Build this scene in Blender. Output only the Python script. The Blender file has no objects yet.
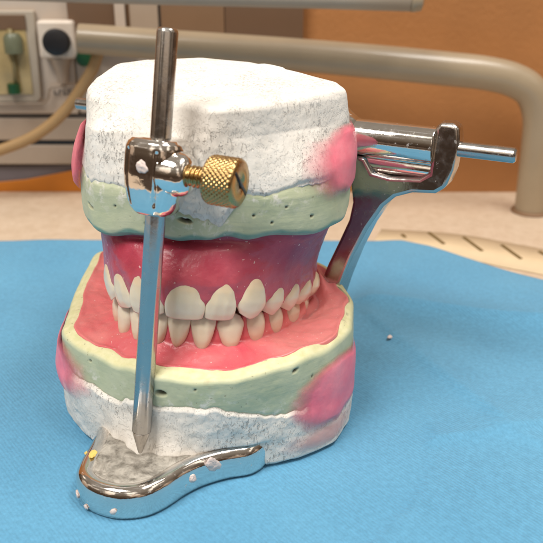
import bpy, bmesh, math, random
import numpy as np
from mathutils import Vector, Matrix

random.seed(7)
S = 0.001                      # everything below is written in millimetres
sc = bpy.context.scene
COL = sc.collection
R_ = math.radians

# ------------------------------------------------------------------ helpers
_rng = np.random.RandomState(11)
_LAT = _rng.rand(64, 64, 64)

def vnoise(p):
    p = np.asarray(p, float)
    i = np.floor(p).astype(int)
    f = p - i
    f = f * f * (3 - 2 * f)
    i0 = i % 64
    i1 = (i + 1) % 64
    out = 0
    for a in (0, 1):
        for b in (0, 1):
            for c in (0, 1):
                w = (f[..., 0] if a else 1 - f[..., 0]) * (f[..., 1] if b else 1 - f[..., 1]) * (f[..., 2] if c else 1 - f[..., 2])
                out = out + w * _LAT[(i1 if a else i0)[..., 0], (i1 if b else i0)[..., 1], (i1 if c else i0)[..., 2]]
    return out * 2 - 1

def fbm(p, scale, octaves=4, gain=0.5):
    p = np.asarray(p, float) / scale
    s = 0
    amp = 1
    for k in range(octaves):
        s = s + amp * vnoise(p + 17.3 * k)
        p = p * 2.03
        amp *= gain
    return s

def empty(name, loc, label, cat, group=None):
    o = bpy.data.objects.new(name, None)
    o.empty_display_size = 0.01
    COL.objects.link(o)
    o.location = Vector(loc) * S
    o['label'] = label
    o['category'] = cat
    if group:
        o['group'] = group
    return o

def wloc(o):
    v = Vector((0, 0, 0))
    while o:
        v += o.location
        o = o.parent
    return v

def mesh(name, verts, faces, mat, parent=None, smooth=True, loc=(0, 0, 0), attr=None, recalc=True, bevel=None, sharp=None):
    base = wloc(parent) / S if parent else Vector((0, 0, 0))
    L = Vector(loc) if not parent else Vector((0, 0, 0))
    off = np.array(base + L)
    v = (np.asarray(verts, float) - off) * S
    me = bpy.data.meshes.new(name)
    me.from_pydata(v.tolist(), [], [tuple(int(q) for q in f) for f in faces])
    if attr:
        for an, vals in attr.items():
            a = me.attributes.new(an, 'FLOAT', 'POINT')
            a.data.foreach_set('value', np.asarray(vals, np.float32).ravel())
    if recalc:
        bm = bmesh.new()
        bm.from_mesh(me)
        bmesh.ops.recalc_face_normals(bm, faces=bm.faces)
        bm.to_mesh(me)
        bm.free()
    if smooth:
        me.polygons.foreach_set('use_smooth', [True] * len(me.polygons))
    me.materials.append(mat)
    o = bpy.data.objects.new(name, me)
    COL.objects.link(o)
    if parent:
        o.parent = parent
    else:
        o.location = L * S
    if bevel:
        m = o.modifiers.new('bevel', 'BEVEL')
        m.width = bevel * S
        m.segments = 4
        m.limit_method = 'ANGLE'
        m.angle_limit = R_(35)
    if sharp:
        me.set_sharp_from_angle(angle=R_(sharp))
    return o

def tag(o, label=None, cat=None, group=None, kind=None):
    if label: o['label'] = label
    if cat: o['category'] = cat
    if group: o['group'] = group
    if kind: o['kind'] = kind
    return o

def ring_faces(M, N, closed=True, cap0=False, cap1=False):
    f = []
    for k in range(M - 1):
        for j in range(N if closed else N - 1):
            a = k * N + j
            b = k * N + (j + 1) % N
            f.append((a, b, b + N, a + N))
    if cap0: f.append(tuple(range(N))[::-1])
    if cap1: f.append(tuple((M - 1) * N + j for j in range(N)))
    return f

def lathe(profile, p0, axis, N=48, cap=True, rfun=None):
    """profile: list of (s, r) along axis from p0."""
    ax = Vector(axis).normalized()
    u = ax.orthogonal().normalized()
    w = ax.cross(u)
    p0 = Vector(p0)
    V = []
    for s, r in profile:
        for j in range(N):
            t = 2 * math.pi * j / N
            rr = rfun(s, t, r) if rfun else r
            V.append(p0 + ax * s + (u * math.cos(t) + w * math.sin(t)) * rr)
    return [tuple(q) for q in V], ring_faces(len(profile), N, True, cap, cap)

def box(x0, x1, y0, y1, z0, z1):
    v = [(x, y, z) for x in (x0, x1) for y in (y0, y1) for z in (z0, z1)]
    f = [(0, 1, 3, 2), (4, 6, 7, 5), (0, 4, 5, 1), (2, 3, 7, 6), (0, 2, 6, 4), (1, 5, 7, 3)]
    return v, f

def prism(poly, frm, t0, t1):
    """poly of 2-D points; frm(a, b, t) -> 3-D point."""
    n = len(poly)
    v = [frm(a, b, t0) for a, b in poly] + [frm(a, b, t1) for a, b in poly]
    f = [tuple(range(n)), tuple(range(2 * n - 1, n - 1, -1))]
    f += [(j, j + n, (j + 1) % n + n, (j + 1) % n) for j in range(n)]
    return v, f

def sweep(path, rad, N=20, cap=True, flat=1.0):
    P = [Vector(p) for p in path]
    V = []
    up = Vector((0.13, 0.2, 1)).normalized()
    for k, p in enumerate(P):
        t = (P[min(k + 1, len(P) - 1)] - P[max(k - 1, 0)]).normalized()
        a = t.cross(up)
        if a.length < 0.05: a = t.cross(Vector((1, 0, 0)))
        a.normalize()
        b = a.cross(t)
        r = rad[k] if hasattr(rad, '__len__') else rad
        for j in range(N):
            q = 2 * math.pi * j / N
            V.append(tuple(p + a * math.cos(q) * r + b * math.sin(q) * r * flat))
    return V, ring_faces(len(P), N, True, cap, cap)

def spline(pts, n=12, closed=False):
    P = [np.array(p, float) for p in pts]
    out = []
    L = len(P)
    rng = range(L if closed else L - 1)
    for i in rng:
        p0 = P[(i - 1) % L] if closed or i > 0 else P[0]
        p1 = P[i]
        p2 = P[(i + 1) % L]
        p3 = P[(i + 2) % L] if closed or i + 2 < L else P[-1]
        for k in range(n):
            t = k / n
            out.append(0.5 * ((2 * p1) + (-p0 + p2) * t + (2 * p0 - 5 * p1 + 4 * p2 - p3) * t * t + (-p0 + 3 * p1 - 3 * p2 + p3) * t ** 3))
    if not closed: out.append(P[-1])
    return out

def polar(poly, c, N, sig):
    P = np.array(poly, float) - np.array(c)
    ang = np.linspace(-np.pi, np.pi, N, endpoint=False)
    out = np.zeros(N)
    Q = np.roll(P, -1, 0)
    d = np.stack([np.cos(ang), np.sin(ang)], 1)
    for a, b in zip(P, Q):
        e = b - a
        den = d[:, 0] * e[1] - d[:, 1] * e[0]
        with np.errstate(divide='ignore', invalid='ignore'):
            t = (a[0] * e[1] - a[1] * e[0]) / den
            u = (a[0] * d[:, 1] - a[1] * d[:, 0]) / den
        ok = (t > 0) & (u >= -1e-6) & (u <= 1 + 1e-6)
        out = np.where(ok, np.maximum(out, t), out)
    return gsm(out, sig * N / 360.0)

def gsm(v, s, axis=0):
    if s <= 0: return v
    k = int(4 * s) + 1
    w = np.exp(-0.5 * (np.arange(-k, k + 1) / s) ** 2)
    w /= w.sum()
    o = 0
    for i, ww in zip(range(-k, k + 1), w):
        o = o + ww * np.roll(v, i, axis)
    return o

def pinterp(ang, table):
    """periodic interpolation of [(deg, value)] at ang (rad)."""
    t = sorted(table)
    xs = np.array([q[0] for q in t], float)
    ys = np.array([q[1] for q in t], float)
    xs = np.r_[xs[-1] - 360, xs, xs[0] + 360]
    ys = np.r_[ys[-1], ys, ys[0]]
    return np.interp(np.degrees(ang), xs, ys)

def sstep(a, b, x):
    t = np.clip((x - a) / (b - a), 0, 1)
    return t * t * (3 - 2 * t)

# ------------------------------------------------------------------ materials
def mat(name):
    m = bpy.data.materials.new(name)
    m.use_nodes = True
    nt = m.node_tree
    b = nt.nodes['Principled BSDF']
    return m, nt, b

def N(nt, t, **kw):
    n = nt.nodes.new(t)
    for k, v in kw.items():
        if k.startswith('i_'):
            n.inputs[int(k[2:]) if k[2:].isdigit() else k[2:].replace('_', ' ')].default_value = v
        else:
            setattr(n, k, v)
    return n

def coord(nt, scale=(1000, 1000, 1000), rot=(0, 0, 0)):
    tc = N(nt, 'ShaderNodeTexCoord')
    mp = N(nt, 'ShaderNodeMapping')
    mp.inputs['Scale'].default_value = scale
    mp.inputs['Rotation'].default_value = rot
    nt.links.new(tc.outputs['Object'], mp.inputs['Vector'])
    return mp.outputs['Vector']

def noise(nt, vec, scale, detail=4, rough=0.55, dist=0.0):
    n = N(nt, 'ShaderNodeTexNoise')
    n.inputs['Scale'].default_value = scale
    n.inputs['Detail'].default_value = detail
    n.inputs['Roughness'].default_value = rough
    n.inputs['Distortion'].default_value = dist
    nt.links.new(vec, n.inputs['Vector'])
    return n.outputs['Fac']

def ramp(nt, fac, stops):
    r = N(nt, 'ShaderNodeValToRGB')
    el = r.color_ramp.elements
    while len(el) < len(stops): el.new(0.5)
    for e, (p, c) in zip(el, stops):
        e.position = p
        e.color = (*c, 1) if len(c) == 3 else c
    nt.links.new(fac, r.inputs['Fac'])
    return r.outputs['Color']

def mix(nt, fac, a, b, blend='MIX'):
    m = N(nt, 'ShaderNodeMix', data_type='RGBA', blend_type=blend)
    for sock, v in ((m.inputs['Factor'], fac), (m.inputs['A'], a), (m.inputs['B'], b)):
        if hasattr(v, 'is_linked'): nt.links.new(v, sock)
        elif isinstance(v, (int, float)): sock.default_value = v
        else: sock.default_value = (*v, 1)
    return m.outputs['Result']

def math_(nt, op, a, b=0.0):
    m = N(nt, 'ShaderNodeMath', operation=op)
    for s, v in ((m.inputs[0], a), (m.inputs[1], b)):
        if hasattr(v, 'is_linked'): nt.links.new(v, s)
        else: s.default_value = v
    return m.outputs[0]

def bump(nt, b, h, dist, strength=1.0, prev=None):
    n = N(nt, 'ShaderNodeBump')
    n.inputs['Strength'].default_value = strength
    n.inputs['Distance'].default_value = dist * S
    nt.links.new(h, n.inputs['Height'])
    if prev: nt.links.new(prev, n.inputs['Normal'])
    nt.links.new(n.outputs['Normal'], b.inputs['Normal'])
    return n.outputs['Normal']

def attr(nt, name):
    a = N(nt, 'ShaderNodeAttribute', attribute_name=name)
    return a.outputs['Fac']

def simple(name, col, rough=0.5, metal=0.0, var=0.12, scale=0.3, bmp=0.0, bscale=1.0, coat=0.0):
    m, nt, b = mat(name)
    v = coord(nt)
    n = noise(nt, v, scale, 5)
    lo = tuple(c * (1 - var) for c in col)
    hi = tuple(min(1, c * (1 + var)) for c in col)
    nt.links.new(ramp(nt, n, [(0.3, lo), (0.7, hi)]), b.inputs['Base Color'])
    b.inputs['Roughness'].default_value = rough
    b.inputs['Metallic'].default_value = metal
    b.inputs['Coat Weight'].default_value = coat
    if bmp: bump(nt, b, noise(nt, v, bscale, 4), bmp)
    return m

# white plaster: chalky, with fine torn scratches and pinholes
M_plaster, nt, b = mat('white_plaster')
v = coord(nt)
n1 = noise(nt, v, 0.25, 5)
sa = noise(nt, coord(nt, (1500, 1500, 620), (0.25, 0.75, 0.0)), 0.75, 3, 0.6, 0.5)
sb = noise(nt, coord(nt, (1500, 1500, 560), (0.1, -0.9, 0.4)), 0.85, 3, 0.6, 0.7)
sa = ramp(nt, sa, [(0.36, (0, 0, 0)), (0.40, (1, 1, 1))])
sb = ramp(nt, sb, [(0.345, (0, 0, 0)), (0.385, (1, 1, 1))])
fl = mix(nt, 1.0, sa, sb, 'DARKEN')
area = ramp(nt, noise(nt, v, 0.075, 4, 0.6), [(0.47, (1, 1, 1)), (0.58, (0, 0, 0))])
fl2 = mix(nt, 1.0, fl, area, 'LIGHTEN')
c1 = ramp(nt, n1, [(0.3, (0.755, 0.72, 0.665)), (0.65, (0.83, 0.805, 0.76))])
nt.links.new(mix(nt, fl2, (0.63, 0.60, 0.56), c1), b.inputs['Base Color'])
b.inputs['Roughness'].default_value = 0.8
b.inputs['Specular IOR Level'].default_value = 0.3
led = ramp(nt, noise(nt, coord(nt, (1000, 1000, 700)), 0.16, 8, 0.62, 0.3), [(0.40, (0,) * 3), (0.412, (.3,) * 3), (0.47, (.34,) * 3), (0.478, (.62,) * 3), (0.54, (.66,) * 3), (0.552, (.85,) * 3), (0.61, (.88,) * 3), (0.62, (1,) * 3)])
pq = bump(nt, b, led, 0.30, 0.8)
pn = bump(nt, b, noise(nt, v, 0.45, 7, 0.58), 0.35, 0.45, pq)
bump(nt, b, fl2, 0.22, 0.9, pn)

# pale green die stone with yellow rim and teal separating film (attributes)
M_stone, nt, b = mat('green_die_stone')
v = coord(nt)
base = ramp(nt, noise(nt, v, 0.12, 5), [(0.3, (0.48, 0.53, 0.35)), (0.7, (0.58, 0.61, 0.43))])
yel = ramp(nt, noise(nt, v, 0.5, 5), [(0.3, (0.62, 0.62, 0.34)), (0.7, (0.74, 0.72, 0.47))])
teal = ramp(nt, noise(nt, v, 0.4, 4), [(0.3, (0.16, 0.33, 0.27)), (0.7, (0.26, 0.43, 0.36))])
c = mix(nt, attr(nt, 'rim'), base, yel)
c = mix(nt, attr(nt, 'film'), c, teal)
wh = ramp(nt, noise(nt, v, 0.33, 7, 0.66, 0.4), [(0.51, (0, 0, 0)), (0.64, (1, 1, 1))])
c = mix(nt, math_(nt, 'MULTIPLY', wh, attr(nt, 'smear')), c, (0.82, 0.79, 0.72))
spots = ramp(nt, noise(nt, v, 0.9, 2), [(0.26, (1, 1, 1)), (0.30, (0, 0, 0))])
c = mix(nt, math_(nt, 'MULTIPLY', spots, 0.6), c, (0.25, 0.22, 0.13))
br = ramp(nt, noise(nt, v, 0.17, 6, 0.6), [(0.67, (0, 0, 0)), (0.76, (1, 1, 1))])
c = mix(nt, math_(nt, 'MULTIPLY', br, 0.35), c, (0.42, 0.27, 0.15))
c = mix(nt, attr(nt, 'pit'), c, (0.03, 0.03, 0.025))
nt.links.new(c, b.inputs['Base Color'])
b.inputs['Roughness'].default_value = 0.55
pz = bump(nt, b, noise(nt, coord(nt, (160, 160, 1500)), 1.0, 4, 0.6), 0.10, 0.5)
bump(nt, b, noise(nt, v, 0.9, 6, 0.6), 0.12, 0.5, pz)

def wax(name, c0, c1, c2, stain=None, palec=(0.74, 0.24, 0.22)):
    m, nt, b = mat(name)
    v = coord(nt)
    c = ramp(nt, noise(nt, v, 0.09, 4, 0.5, 0.6), [(0.3, c0), (0.52, c1), (0.75, c2)])
    if stain:
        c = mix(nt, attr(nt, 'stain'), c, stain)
    c = mix(nt, math_(nt, 'MULTIPLY', attr(nt, 'pale'), 0.75), c, palec)
    sp = ramp(nt, noise(nt, v, 1.15, 2, 0.5), [(0.70, (0, 0, 0)), (0.74, (1, 1, 1))])
    c = mix(nt, math_(nt, 'MULTIPLY', sp, 0.7), c, (0.9, 0.65, 0.62))
    nt.links.new(c, b.inputs['Base Color'])
    b.inputs['Roughness'].default_value = 0.33
    b.inputs['Subsurface Weight'].default_value = 0.35
    b.inputs['Subsurface Radius'].default_value = (1.0, 0.25, 0.2)
    b.inputs['Subsurface Scale'].default_value = 0.0016
    b.inputs['Coat Weight'].default_value = 0.15
    b.inputs['Coat Roughness'].default_value = 0.2
    p = bump(nt, b, noise(nt, v, 0.22, 4), 0.7, 0.5)
    bump(nt, b, noise(nt, v, 1.3, 4, 0.6), 0.12, 0.6, p)
    return m

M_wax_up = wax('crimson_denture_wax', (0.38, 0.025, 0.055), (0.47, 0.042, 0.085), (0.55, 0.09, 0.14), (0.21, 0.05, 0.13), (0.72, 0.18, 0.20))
M_wax_lo = wax('red_denture_wax', (0.60, 0.08, 0.115), (0.66, 0.13, 0.155), (0.72, 0.21, 0.22), palec=(0.76, 0.29, 0.27))

# pink sticky wax, thinning to nothing at the edge of the smear
def pink(name, ca, cb_, most):
    m, nt, b = mat(name)
    v = coord(nt)
    nt.links.new(ramp(nt, noise(nt, v, 0.12, 4), [(0.3, ca), (0.7, cb_)]), b.inputs['Base Color'])
    b.inputs['Roughness'].default_value = 0.42
    b.inputs['Subsurface Weight'].default_value = 0.2
    b.inputs['Subsurface Radius'].default_value = (1, 0.4, 0.4)
    b.inputs['Subsurface Scale'].default_value = 0.0015
    bump(nt, b, noise(nt, v, 0.30, 5), 0.5, 0.5)
    al = math_(nt, 'ADD', attr(nt, 'thick'), math_(nt, 'MULTIPLY', math_(nt, 'SUBTRACT', noise(nt, v, 0.30, 4), 0.5), 0.35))
    al = ramp(nt, al, [(0.14, (0, 0, 0)), (0.80, (most,) * 3)])
    nt.links.new(al, b.inputs['Alpha'])
    return m
M_pink = pink('pink_sticky_wax', (0.86, 0.17, 0.25), (0.92, 0.29, 0.36), 1.0)
M_tint = pink('thin_pink_stain', (0.84, 0.40, 0.38), (0.88, 0.50, 0.47), 0.6)

# acrylic teeth
M_tooth, nt, b = mat('ivory_acrylic_tooth')
v = coord(nt)
cerv = attr(nt, 'level')
tc = ramp(nt, cerv, [(0.0, (0.80, 0.72, 0.58)), (0.22, (0.90, 0.79, 0.61)), (0.60, (0.90, 0.73, 0.49)), (1.0, (0.78, 0.52, 0.32))])
tc = mix(nt, 0.25, tc, ramp(nt, noise(nt, v, 0.35, 3), [(0.3, (0.62, 0.54, 0.42)), (0.7, (0.80, 0.74, 0.64))]))
nt.links.new(tc, b.inputs['Base Color'])
b.inputs['Roughness'].default_value = 0.3
b.inputs['Subsurface Weight'].default_value = 0.3
b.inputs['Subsurface Radius'].default_value = (1.0, 0.7, 0.45)
b.inputs['Subsurface Scale'].default_value = 0.0012
b.inputs['Coat Weight'].default_value = 0.5
b.inputs['Coat Roughness'].default_value = 0.12
bump(nt, b, noise(nt, coord(nt, (1000, 1000, 450)), 0.8, 3), 0.10, 0.5)

M_tooth_lo, nt, b = mat('grey_ivory_acrylic_tooth')
v = coord(nt)
tc = ramp(nt, attr(nt, 'level'), [(0.0, (0.74, 0.66, 0.54)), (0.35, (0.80, 0.69, 0.53)), (1.0, (0.78, 0.58, 0.40))])
tc = mix(nt, 0.25, tc, ramp(nt, noise(nt, v, 0.35, 3), [(0.3, (0.50, 0.44, 0.36)), (0.7, (0.68, 0.62, 0.53))]))
nt.links.new(tc, b.inputs['Base Color'])
b.inputs['Roughness'].default_value = 0.3
b.inputs['Subsurface Weight'].default_value = 0.3
b.inputs['Subsurface Radius'].default_value = (1.0, 0.7, 0.45)
b.inputs['Subsurface Scale'].default_value = 0.0012
bump(nt, b, noise(nt, v, 0.8, 3), 0.10, 0.5)

def metal(name, col, r0, r1, dirt=None, dirt_fac=0.0, aniso=None, bmp=0.03):
    m, nt, b = mat(name)
    v = coord(nt)
    b.inputs['Metallic'].default_value = 1.0
    c = ramp(nt, noise(nt, v, 0.2, 4), [(0.3, tuple(q * 0.93 for q in col)), (0.7, col)])
    rr = ramp(nt, noise(nt, v, 0.35, 6, 0.65), [(0.45, (r0,) * 3), (0.75, (r1,) * 3)])
    if dirt:
        d = ramp(nt, noise(nt, v, 0.8, 5, 0.6), [(0.635, (0, 0, 0)), (0.70, (1, 1, 1))])
        d = math_(nt, 'MULTIPLY', d, dirt_fac)
        c = mix(nt, d, c, dirt)
        nt.links.new(math_(nt, 'SUBTRACT', 1.0, d), b.inputs['Metallic'])
    nt.links.new(c, b.inputs['Base Color'])
    nt.links.new(rr, b.inputs['Roughness'])
    if bmp: bump(nt, b, noise(nt, v, 0.5, 4), bmp, 0.6)
    return m

M_chrome = metal('polished_chrome', (0.76, 0.73, 0.70), 0.05, 0.2, (0.60, 0.57, 0.53), 0.5, bmp=0.05)
M_chrome_clean = metal('bright_chrome', (0.84, 0.81, 0.78), 0.05, 0.14, bmp=0.08)
M_steel = metal('brushed_steel_rod', (0.50, 0.485, 0.47), 0.20, 0.34, (0.3, 0.28, 0.27), 0.35, bmp=0.06)
M_worn = metal('worn_chrome', (0.50, 0.47, 0.44), 0.16, 0.34, (0.50, 0.47, 0.44), 0.5, bmp=0.06)
M_brass = metal('knurled_brass', (0.50, 0.33, 0.14), 0.22, 0.42, (0.16, 0.09, 0.03), 0.5)
# dull worn top of the incisal table, smeared with plaster dust
M_table_top, nt, b = mat('worn_table_top')
v = coord(nt)
d = ramp(nt, noise(nt, v, 0.28, 7, 0.68, 0.5), [(0.36, (0, 0, 0)), (0.64, (1, 1, 1))])
nt.links.new(mix(nt, d, (0.27, 0.25, 0.22), (0.50, 0.47, 0.42)), b.inputs['Base Color'])
nt.links.new(ramp(nt, d, [(0, (0.75,) * 3), (1, (0.12,) * 3)]), b.inputs['Metallic'])
nt.links.new(ramp(nt, d, [(0, (0.3,) * 3), (1, (0.75,) * 3)]), b.inputs['Roughness'])
bump(nt, b, noise(nt, v, 0.9, 6, 0.65), 0.35, 0.8)

# blue tissue bib with fine slanted embossing
M_cloth, nt, b = mat('blue_paper_bib')
v = coord(nt)
c = ramp(nt, noise(nt, v, 0.02, 4), [(0.3, (0.095, 0.305, 0.50)), (0.7, (0.120, 0.350, 0.55))])
fib = ramp(nt, noise(nt, v, 0.8, 5, 0.7), [(0.35, (0.88,) * 3), (0.65, (1.08,) * 3)])
nt.links.new(mix(nt, 1.0, c, fib, 'MULTIPLY'), b.inputs['Base Color'])
b.inputs['Roughness'].default_value = 0.75
b.inputs['Sheen Weight'].default_value = 0.15
b.inputs['Specular IOR Level'].default_value = 0.3
w = N(nt, 'ShaderNodeTexWave', wave_type='BANDS', bands_direction='X')
w.inputs['Scale'].default_value = 0.36
w.inputs['Distortion'].default_value = 2.5
w.inputs['Detail'].default_value = 3
w.inputs['Detail Scale'].default_value = 1.6
nt.links.new(coord(nt, rot=(0, 0, R_(-38))), w.inputs['Vector'])
msk = ramp(nt, noise(nt, v, 0.03, 3), [(0.38, (0.4,) * 3), (0.62, (1,) * 3)])
p = bump(nt, b, math_(nt, 'MULTIPLY', w.outputs['Fac'], msk), 0.12, 0.8)
p = bump(nt, b, noise(nt, v, 0.05, 3), 0.9, 0.25, p)
bump(nt, b, noise(nt, v, 1.6, 5, 0.7), 0.16, 0.6, p)

M_counter, nt, b = mat('beige_speckled_laminate')
v = coord(nt)
c = ramp(nt, noise(nt, v, 0.25, 6, 0.7), [(0.3, (0.53, 0.405, 0.29)), (0.5, (0.60, 0.475, 0.355)), (0.72, (0.66, 0.54, 0.42))])
sp = ramp(nt, noise(nt, v, 0.55, 3), [(0.68, (0, 0, 0)), (0.72, (1, 1, 1))])
nt.links.new(mix(nt, math_(nt, 'MULTIPLY', sp, 0.5), c, (0.30, 0.19, 0.11)), b.inputs['Base Color'])
b.inputs['Roughness'].default_value = 0.4

M_wall = simple('orange_brown_wall_paint', (0.385, 0.165, 0.052), 0.6, var=0.10, scale=0.02, bmp=0.25, bscale=0.4)
M_tube = simple('beige_painted_tube', (0.33, 0.26, 0.175), 0.36, var=0.05, scale=0.05, coat=0.2)
M_rail = simple('light_grey_beige_rail', (0.40, 0.34, 0.27), 0.4, var=0.05, scale=0.05)
M_unit = simple('off_white_plastic', (0.50, 0.42, 0.35), 0.45, var=0.04, scale=0.05)
M_unit_d = simple('grey_plastic_drawer', (0.36, 0.29, 0.23), 0.5, var=0.05, scale=0.05)
M_gap = simple('dark_gap', (0.06, 0.05, 0.045), 0.7)
M_black = simple('black_rubber', (0.012, 0.012, 0.014), 0.35)
M_green = simple('green_plastic', (0.008, 0.065, 0.02), 0.4)
M_pane = simple('amber_flow_window', (0.40, 0.30, 0.14), 0.25, var=0.25, scale=0.08, coat=0.4)
M_olive = simple('olive_tube', (0.20, 0.16, 0.07), 0.3)
M_mbrown = simple('mid_brown_cabinet', (0.20, 0.115, 0.06), 0.6, var=0.06, scale=0.03)  # plain mid brown for cabinet door, gap, arm ring and unit foot
M_dbrown = simple('dark_brown_cabinet_and_shade', (0.135, 0.075, 0.04), 0.6, var=0.06, scale=0.03)  # cabinet and window hood brown, also the painted shelf shade
M_panel = simple('beige_cabinet_door', (0.36, 0.28, 0.21), 0.55, var=0.05, scale=0.03)
M_hose = simple('tan_rubber_hose', (0.36, 0.225, 0.10), 0.45, var=0.06, scale=0.05)
M_orange = simple('orange_card', (0.50, 0.165, 0.012), 0.5, var=0.08, scale=0.05)
M_slate = simple('slate_blue_card', (0.135, 0.12, 0.135), 0.6, var=0.10, scale=0.05)
M_strip = simple('cream_paper', (0.66, 0.52, 0.34), 0.7, var=0.05, scale=0.1)
M_mark = simple('brown_ink', (0.14, 0.085, 0.02), 0.7)
M_ink = simple('grey_print', (0.13, 0.11, 0.10), 0.6)
M_yellow = simple('yellow_wax_crumb', (0.80, 0.58, 0.16), 0.5, bmp=0.4, bscale=0.8)
M_blush = simple('pinkish_plaster_crumb', (0.78, 0.66, 0.62), 0.8, bmp=0.4, bscale=1.2)

# ------------------------------------------------------------------ frames
PHI = R_(28)
A0 = np.array([-16.0, 0.0, 0.0])
AR = np.array([math.cos(PHI), -math.sin(PHI), 0])
AF = np.array([-math.sin(PHI), -math.cos(PHI), 0])
def A(r, f, h): return tuple(A0 + AR * r + AF * f + np.array([0, 0, h]))

# dentition: rotated ellipse, occlusal plane falling towards the back
DC = np.array([-15.6, 10.6])
DA, DB = 27.6, 34.2
PHD = R_(16)
TILT = math.tan(R_(12.5))
DRv = np.array([math.cos(PHD), -math.sin(PHD)])
DFv = np.array([-math.sin(PHD), -math.cos(PHD)])
H0 = 38.2
def dent(r, f): return DC + DRv * r + DFv * f
def hocc_xy(xy):
    f = (np.asarray(xy) - DC) @ DFv
    return H0 - TILT * (DB - f)

# ------------------------------------------------------------------ casts
CU = np.array([-14.0, 8.0])
NU = 900
ang = np.linspace(-np.pi, np.pi, NU, endpoint=False)
deg = np.degrees(ang)
CS = np.stack([np.cos(ang), np.sin(ang)], 1)

def adist(a, b):
    return (a - b + 180) % 360 - 180

S_out = [(-48.5, 5), (-46.3, -3), (-42, -13), (-35, -16), (-26, -18.5), (-16, -20.3), (-4, -19.5), (6.6, -17), (14, -12),
         (18, -4), (20.0, 5), (20.8, 15), (20, 25), (12, 38), (-2, 46), (-20, 48), (-38, 43), (-47, 30), (-49, 14)]
M_out = [(-44.2, 3), (-43, -6), (-40, -11), (-36, -12.5), (-29, -12.8), (-24, -12.4), (-20.5, -13.6), (-17.5, -17.2), (-14.2, -20.0), (-4.7, -17.3), (6.5, -10.5),
         (18, -1), (19, 9), (12, 24), (-3, 38), (-20, 44), (-36, 41), (-43, 31), (-44.6, 14)]
T_out = [(-43.2, 3), (-41, -5), (-36, -6.5), (-29, -5.5), (-23, -8), (-18, -13.5), (-13.4, -18.2), (-9.8, -18.4), (-4.7, -16.3), (6.4, -8.5), (17, 0.4),
         (15.6, 8), (7.5, 19), (-6, 34), (-20, 41), (-34, 37.5), (-42, 31), (-43.6, 13)]
rS = polar(S_out, CU, NU, 3.0)
rM = polar(M_out, CU, NU, 1.5)
rT = polar(T_out, CU, NU, 0.9)

def ztop(x, y):
    return 87.25 + 0.042 * (y + 5) * 0.9

zT = ztop(CU[0] + rT * CS[:, 0], CU[1] + rT * CS[:, 1]) - 0.2
zU = [56.2, 57.0, 58.0, 60, 66, 71, 80, 85.5, 'T']
RU = [rS - 1.4, rS - 0.3, rS, rS + 0.1, rS, rS * 0.75 + rM * 0.25, rM, rM * 0.25 + rT * 0.75 + 0.25, rT]
lipz = gsm(_rng.randn(NU), 12) * 3.2 + 0.06 * (rS * 0) - 0.045 * (CU[1] + rS * CS[:, 1] + 20)   # wavy, a little lower at the back

def wallU(z):
    """outer radius of the upper cast at heights z[k, j] (one column per angle)."""
    out = np.zeros_like(z)
    zl = np.array([56.2, 57.0, 58.0, 60, 66, 71, 80, 85.5, 88.0])
    for j in range(NU):
        zz = zl.copy()
        zz[:3] += lipz[j]
        zz[3] += 0.6 * lipz[j]
        zz[8] = zT[j]
        out[:, j] = np.interp(z[:, j], zz, [r[j] for r in RU])
    return out

zbU = pinterp(ang, [(-170, 70), (-158, 69.0), (-147, 67.5), (-138, 67.4), (-129, 66.6), (-117, 65.5), (-106, 64), (-100, 62.0), (-92, 60.0), (-85, 60.4),
                    (-80, 63.5), (-76, 65.8), (-63, 66.6), (-51, 67.4), (-43, 68.0), (-25, 69.0), (0, 69.5), (90, 69)])
zbU = zbU + gsm(_rng.randn(NU), 2.0) * 0.6 + gsm(_rng.randn(NU), 7) * 1.6

UP = empty('upper_cast', (CU[0], CU[1], 56), 'upper dental cast in white plaster over pale green stone, mounted high on the chrome articulator', 'dental cast')
LO = empty('lower_cast', (-14, 5, 0), 'lower dental cast in white plaster under yellow rimmed green stone, standing on the blue bib', 'dental cast')

# --- upper stone
K = 46
zz = np.linspace(0, 1, K)[:, None] ** 1.0 * ((zbU + 2.0) - (56.25 + lipz))[None, :] + (56.25 + lipz)[None, :]
R = wallU(zz)
P = np.stack([CU[0] + R * CS[None, :, 0], CU[1] + R * CS[None, :, 1], zz], -1)
R = R + 0.40 * fbm(P, 13, 3) + 0.04 * fbm(P, 1.6, 3) - 0.5 * sstep(0.3, 2.0, zz - zbU)
def dent_at(R, zz, d0, z0, wd, wz, depth, Rm, slant=0.0):
    u = R_(1) * adist(deg, d0)[None, :] * Rm
    q = ((u) / wd) ** 2 + ((zz - z0 - slant * u) / wz) ** 2
    g = np.exp(-q ** 2)
    return R - depth * g, g
pit = np.zeros_like(R)
for (d0, z0, wd, wz, dp, sl) in [(-101.5, 62.6 - 1.2, 1.6, 0.55, 1.6, -0.15), (-146, 62.2, 1.3, 0.35, 0.8, -0.2), (-70, 62.5, 0.35, 0.3, 0.5, 0), (-62, 60.5, 0.3, 0.3, 0.5, 0),
                                 (-45, 61, 0.4, 0.3, 0.5, 0), (-120, 60, 0.3, 0.3, 0.4, 0), (-56, 64.0, 0.3, 0.25, 0.4, 0), (-133, 63.5, 0.3, 0.25, 0.4, 0)]:
    R, g = dent_at(R, zz, d0, z0, wd, wz, dp, 30, sl)
    pit = np.maximum(pit, g)
film = sstep(1.9, 1.0, zz - (56.25 + lipz)[None, :] - 0.6 * gsm(_rng.randn(NU), 6)[None, :] * 2.2)
P = np.stack([CU[0] + R * CS[None, :, 0], CU[1] + R * CS[None, :, 1], zz], -1)
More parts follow.
